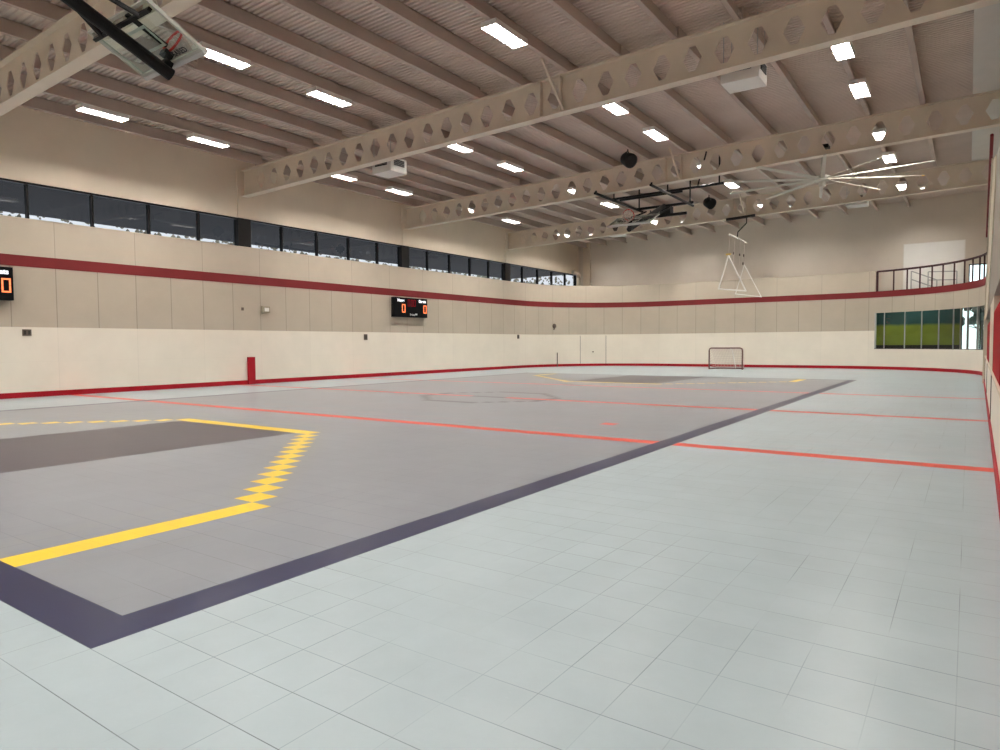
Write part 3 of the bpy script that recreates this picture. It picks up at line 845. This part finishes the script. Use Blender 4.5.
# dark upright stick against the far boards
(cx_, cy_), (nx_, ny_) = at(s_of_x(-22.97))
st = thing('upright_pole', 'thin dark upright pole standing against the far white boards', 'pole', (cx_+nx_*.08, cy_+ny_*.08, 0))
MB().tube((cx_+nx_*.08, cy_+ny_*.08, .02), (cx_+nx_*.08, cy_+ny_*.08, .95), .03, 10).build('shaft', M['outlet'], st)
MB().lathe((cx_+nx_*.08, cy_+ny_*.08, 0.0), (0, 0, 1), [(0, .06), (.02, .06), (.04, .035)], 12).build('foot', M['outlet'], st)
# red centre-line post on the left boards
rp = thing('goal_line_post', 'red upright post on the left boards at the centre line', 'post', (XL+.05, 16.52, 0))
MB().box(XL+.003, XL+.09, 16.36, 16.68, .0, 1.1).build('board', M['kick_red'], rp, bevel=.01)
# pipe with elbow at far end of windows
px_, py_ = -23.52, 43.85
dp = thing('drain_pipe', 'pale vertical pipe with an elbow beside the last clerestory window', 'pipe', (px_, py_, 4.2))
MB().tube((px_, py_, 0.), (px_, py_, 6.35), .16, 16).build('riser', M['steel_cream'], dp, smooth=True)
MB().path([(px_, py_, 6.3)]+[(px_, py_-.35+.35*math.cos(t), 6.4+.3*math.sin(t)) for t in [k*PI/2/6 for k in range(7)]]+[(px_, py_-.75, 6.7)], .16, 14).build('elbow', M['steel_cream'], dp, smooth=True)
# big white panel on far wall behind the balcony
wp = thing('wall_panel', 'large plain white panel on the far wall behind the balcony railing', 'panel', (-1.75, YB-.05, 5.4))
MB().box(-3.08, -.29, YB-.08, YB-.004, 4.3, 6.97).build('sheet', M['panel_white'], wp)
m = MB(); m.box(-3.12, -.25, YB-.10, YB-.003, 6.97, 7.01); m.box(-3.12, -3.08, YB-.1, YB-.003, 4.3, 6.97); m.box(-.29, -.25, YB-.1, YB-.003, 4.3, 6.97)
m.build('edge_strip', M['white_metal'], wp)

# ------------------------------------------------------------------ balcony railing following the curve
rl = thing('balcony_railing', 'dark red curved metal railing along the balcony above the green window', 'railing', (-2., 42., 4.36))
rs = [sr0+.05+(S_END-5.6-sr0-.05)*k/60 for k in range(61)]
pts = []
for s in rs:
    (x, y), (nx, ny) = at(s); pts.append((x-nx*.07, y-ny*.07, 5.46))
MB().path(pts, .055, 8).build('top_rail', M['rail_red'], rl)
rxs = [-4.29, -3.48, -2.83, -2.23, -1.68, -1.2, -.72, -.3, .02, .28, .44]
for k, x in enumerate(rxs):
    (px_, py_), (nx, ny) = at(s_of_x(x)); r = .06 if k == 0 else .042
    MB().bar((px_-nx*.07, py_-ny*.07, 4.36), (px_-nx*.07, py_-ny*.07, 5.45), r*1.7).build('post', M['rail_red'], rl)
(px_, py_), (nx, ny) = at(S_END-5.7)
ep = MB(); ep.bar((px_-nx*.07, py_, 4.36), (px_-nx*.07, py_, 5.7), .09); ep.build('end_post', M['rail_red'], rl)
# grey sloping stair rail behind it
sr = thing('stair_rail', 'grey sloping pipe handrail behind the balcony railing, before the white panel', 'handrail', (-1.8, 43.9, 4.23))
for dz in (0, .45): MB().tube((-2.7, 43.9, 5.45-dz), (-1.5, 43.9, 4.9-dz), .03, 8).build('rail', M['grey_metal'], sr)
for dz in (0, .45): MB().tube((-1.9, 43.75, 5.35-dz), (-.6, 43.75, 5.3-dz), .03, 8).build('rail', M['grey_metal'], sr)
for x, z in ((-2.7, 5.45), (-1.5, 4.9)): MB().tube((x, 43.9, 4.23), (x, 43.9, z), .03, 8).build('post', M['grey_metal'], sr)
for x, z in ((-1.9, 5.35), (-.6, 5.3)): MB().tube((x, 43.75, 4.23), (x, 43.75, z), .03, 8).build('post', M['grey_metal'], sr)
# red handrail on slanted wall end
hr = thing('handrail', 'dark red handrail running down the slanted end of the right upper wall', 'handrail', (XR, 22, 5))
MB().path([(XR-.06, 18.2, 6.0), (XR-.06, 19.0, 5.78), (XR-.06, 24.9, 4.83), (XR-.06, 25.2, 4.70)], .035, 8).build('rail', M['stripe_red'], hr)
for y, z in ((19.6, 5.5), (24.3, 4.72)): MB().tube((XR-.06, y, z+.2), (XR+.0, y, z-.03), .02, 6).build('bracket', M['rail_red'], hr)

# red pads above the right boards
for y0, y1, z1, lab in ((18.9, 24.2, 2.02, 'red padded panel above the right boards, the farther of two'), (9.5, 14.2, 2.05, 'red padded panel above the right boards, nearest the camera')):
    o = thing('wall_pad', lab, 'pad', (XR+.06, (y0+y1)/2, 1.03), 'red pads on the right boards')
    MB().box(XR+.0, XR+.1, y0, y1, 1.03, z1).build('cushion', M['pad_red'], o, bevel=.02)
    MB().box(XR+.10, XR+.13, y0, y1, 1.03, z1+.02).build('backing', M['trim_cream'], o)
# cream posts between the pads carrying the soffit
struct(MB().box(XR+.0, XR+.13, 14.4, 18.6, 1.03, 2.33).build('trim_12', M['trim_cream']))

# the right-hand boards and upper wall run a touch off square to the court
def skew(o, base=Vector((0, 0, 0))):
    base = base+o.location
    if o.type == 'MESH':
        for v in o.data.vertices: v.co.x += -.25+.0098*(v.co.y+base.y)
    for ch in o.children: skew(ch, base)
for o in list(C.objects):
    if o.parent is None and o.name.split('.')[0] in ('wall_boards', 'trim_6', 'baseboard_right', 'wall_balcony', 'trim_7', 'trim_13', 'trim_8',
                                                     'trim_10', 'trim_12', 'wall_pad', 'handrail'): skew(o)

# ------------------------------------------------------------------ hockey goal
gx0, gx1, gy = -12.52, -10.62, 39.5; gh = 1.24
hg = thing('hockey_goal', 'small hockey goal with rusty pipe frame and pale net by the far boards', 'goal', ((gx0+gx1)/2, gy, 0))
MB().path([(gx0, gy, .0), (gx0, gy, gh-.12), (gx0+.04, gy, gh-.04), (gx0+.12, gy, gh), (gx1-.12, gy, gh), (gx1-.04, gy, gh-.04), (gx1, gy, gh-.12), (gx1, gy, .0)], .04, 10).build('front_frame', M['goal_frame'], hg, smooth=True)
MB().path([(gx0, gy, .035), (gx0+.15, gy+.85, .035), (gx1-.15, gy+.85, .035), (gx1, gy, .035)], .035, 8).build('base_frame', M['goal_frame'], hg)
MB().path([((gx0+gx1)/2+.25, gy, gh-.02), ((gx0+gx1)/2+.25, gy+.45, gh-.1), ((gx0+gx1)/2+.35, gy+.85, .04)], .03, 8).build('back_stay', M['white_metal'], hg)
nt_ = MB()
def back(u, v):    # u across 0..1, v from top front (0) over to back floor (1)
    x0, x1 = gx0+.15*v, gx1-.15*v
    return (x0+(x1-x0)*u, gy+.85*min(1, v*1.15)**.8, gh*(1-v**1.6))
for k in range(20):
    u = k/19; nt_.path([back(u, t/8) for t in range(9)], .011, 4)
for t in range(1, 14): nt_.path([back(k/8, t/14) for k in range(9)], .011, 4)
for side, X, sg in (('l', gx0, 1), ('r', gx1, -1)):
    for t in range(1, 9):
        a, b = back(0 if sg > 0 else 1, t/9), (X, gy, gh*(1-t/9)); nt_.tube(a, b, .011, 4)
nt_.build('net', M['net'], hg)

# ------------------------------------------------------------------ outside: eave, snow, treetops
struct(MB().box(-30.25, -24.2, YN, YB+.3, 6.72, 7.0).build('ceiling_eave', M['eave']))
struct(MB().box(-140, 80, -60, 160, -.6, -.35).build('ground', M['snow']))
rnd = random.Random(3)
tl = MB()
for k in range(2200):
    y = rnd.uniform(8, 110); x = -52+rnd.uniform(-6, 6); h = rnd.uniform(8.2, 11.6)
    r = rnd.uniform(.06, .22); n = 5
    tl.lathe((x, y, h-r), (rnd.uniform(-.2, .2), rnd.uniform(-.2, .2), 1), [(0, r*.3), (r*.5, r), (r*1.2, r*.8), (r*2, r*.15)], n)
o = tl.build('treetops', M['foliage']); o['kind'] = 'stuff'; o['label'] = 'blurred treetops beyond the clerestory windows'; o['category'] = 'trees'
tr = thing('tree', 'dark bare tree outside the bright panes at the far right', 'tree', (.9, 62, -.35))
MB().tube((.9, 62, -.4), (.75, 62, 3.2), .16, 8, .08).build('trunk', M['bark'], tr)
br = MB()
for k in range(16):
    t = rnd.uniform(0, 2*PI); z = rnd.uniform(1.6, 3.4); L = rnd.uniform(.8, 1.8)
    br.tube((.8, 62, z), (.8+math.cos(t)*L, 62+math.sin(t)*L, z+rnd.uniform(.2, 1.2)), .06, 5, .02)
br.build('branches', M['bark'], tr)
lv = MB()
for k in range(75):
    lv.lathe((.6+rnd.uniform(-2.2, 2.2), 62+rnd.uniform(-1.2, 1.2), rnd.uniform(2.7, 5.2)), (rnd.uniform(-1, 1), rnd.uniform(-1, 1), 1), [(0, .1), (.15, .35), (.4, .3), (.6, .06)], 6)
lv.build('foliage', M['foliage_dark'], tr)

# ------------------------------------------------------------------ world, camera, view
wd = bpy.data.worlds.new('overcast sky'); SC.world = wd; wd.use_nodes = True
nt = wd.node_tree; bg = nt.nodes.get('Background') or nt.nodes.new('ShaderNodeBackground')
outw = nt.nodes.get('World Output') or nt.nodes.new('ShaderNodeOutputWorld')
nt.links.new(bg.outputs[0], outw.inputs[0])
bg.inputs[0].default_value = (.86, .92, 1.0, 1); bg.inputs[1].default_value = 2.6

f, pit, yaw, roll, hc = 672.1, .0459, .6088, -.0066, 1.551
fw = Vector((-math.sin(yaw)*math.cos(pit), math.cos(yaw)*math.cos(pit), -math.sin(pit)))
rt = Vector((math.cos(yaw), math.sin(yaw), 0)); up = rt.cross(fw)
r2 = rt*math.cos(roll)+up*math.sin(roll); u2 = up*math.cos(roll)-rt*math.sin(roll)
cam = bpy.data.cameras.new('camera'); cam.sensor_width = 36; cam.lens = 36*f/1000; cam.clip_start = .05; cam.clip_end = 400
co = bpy.data.objects.new('camera', cam); C.objects.link(co)
mw = Matrix((r2, u2, -fw)).transposed().to_4x4(); mw.translation = (0, 0, hc); co.matrix_world = mw
SC.camera = co
vs = SC.view_settings
SC.display_settings.display_device = 'sRGB'
vs.view_transform = 'Standard'; vs.look = 'None'; vs.exposure = 0.0; vs.gamma = 1.0; vs.use_curve_mapping = False
cy = SC.cycles
cy.use_denoising = True; cy.max_bounces = 12; cy.diffuse_bounces = 10; cy.glossy_bounces = 4; cy.transparent_max_bounces = 12
cy.sample_clamp_indirect = 8; cy.caustics_reflective = False; cy.caustics_refractive = False
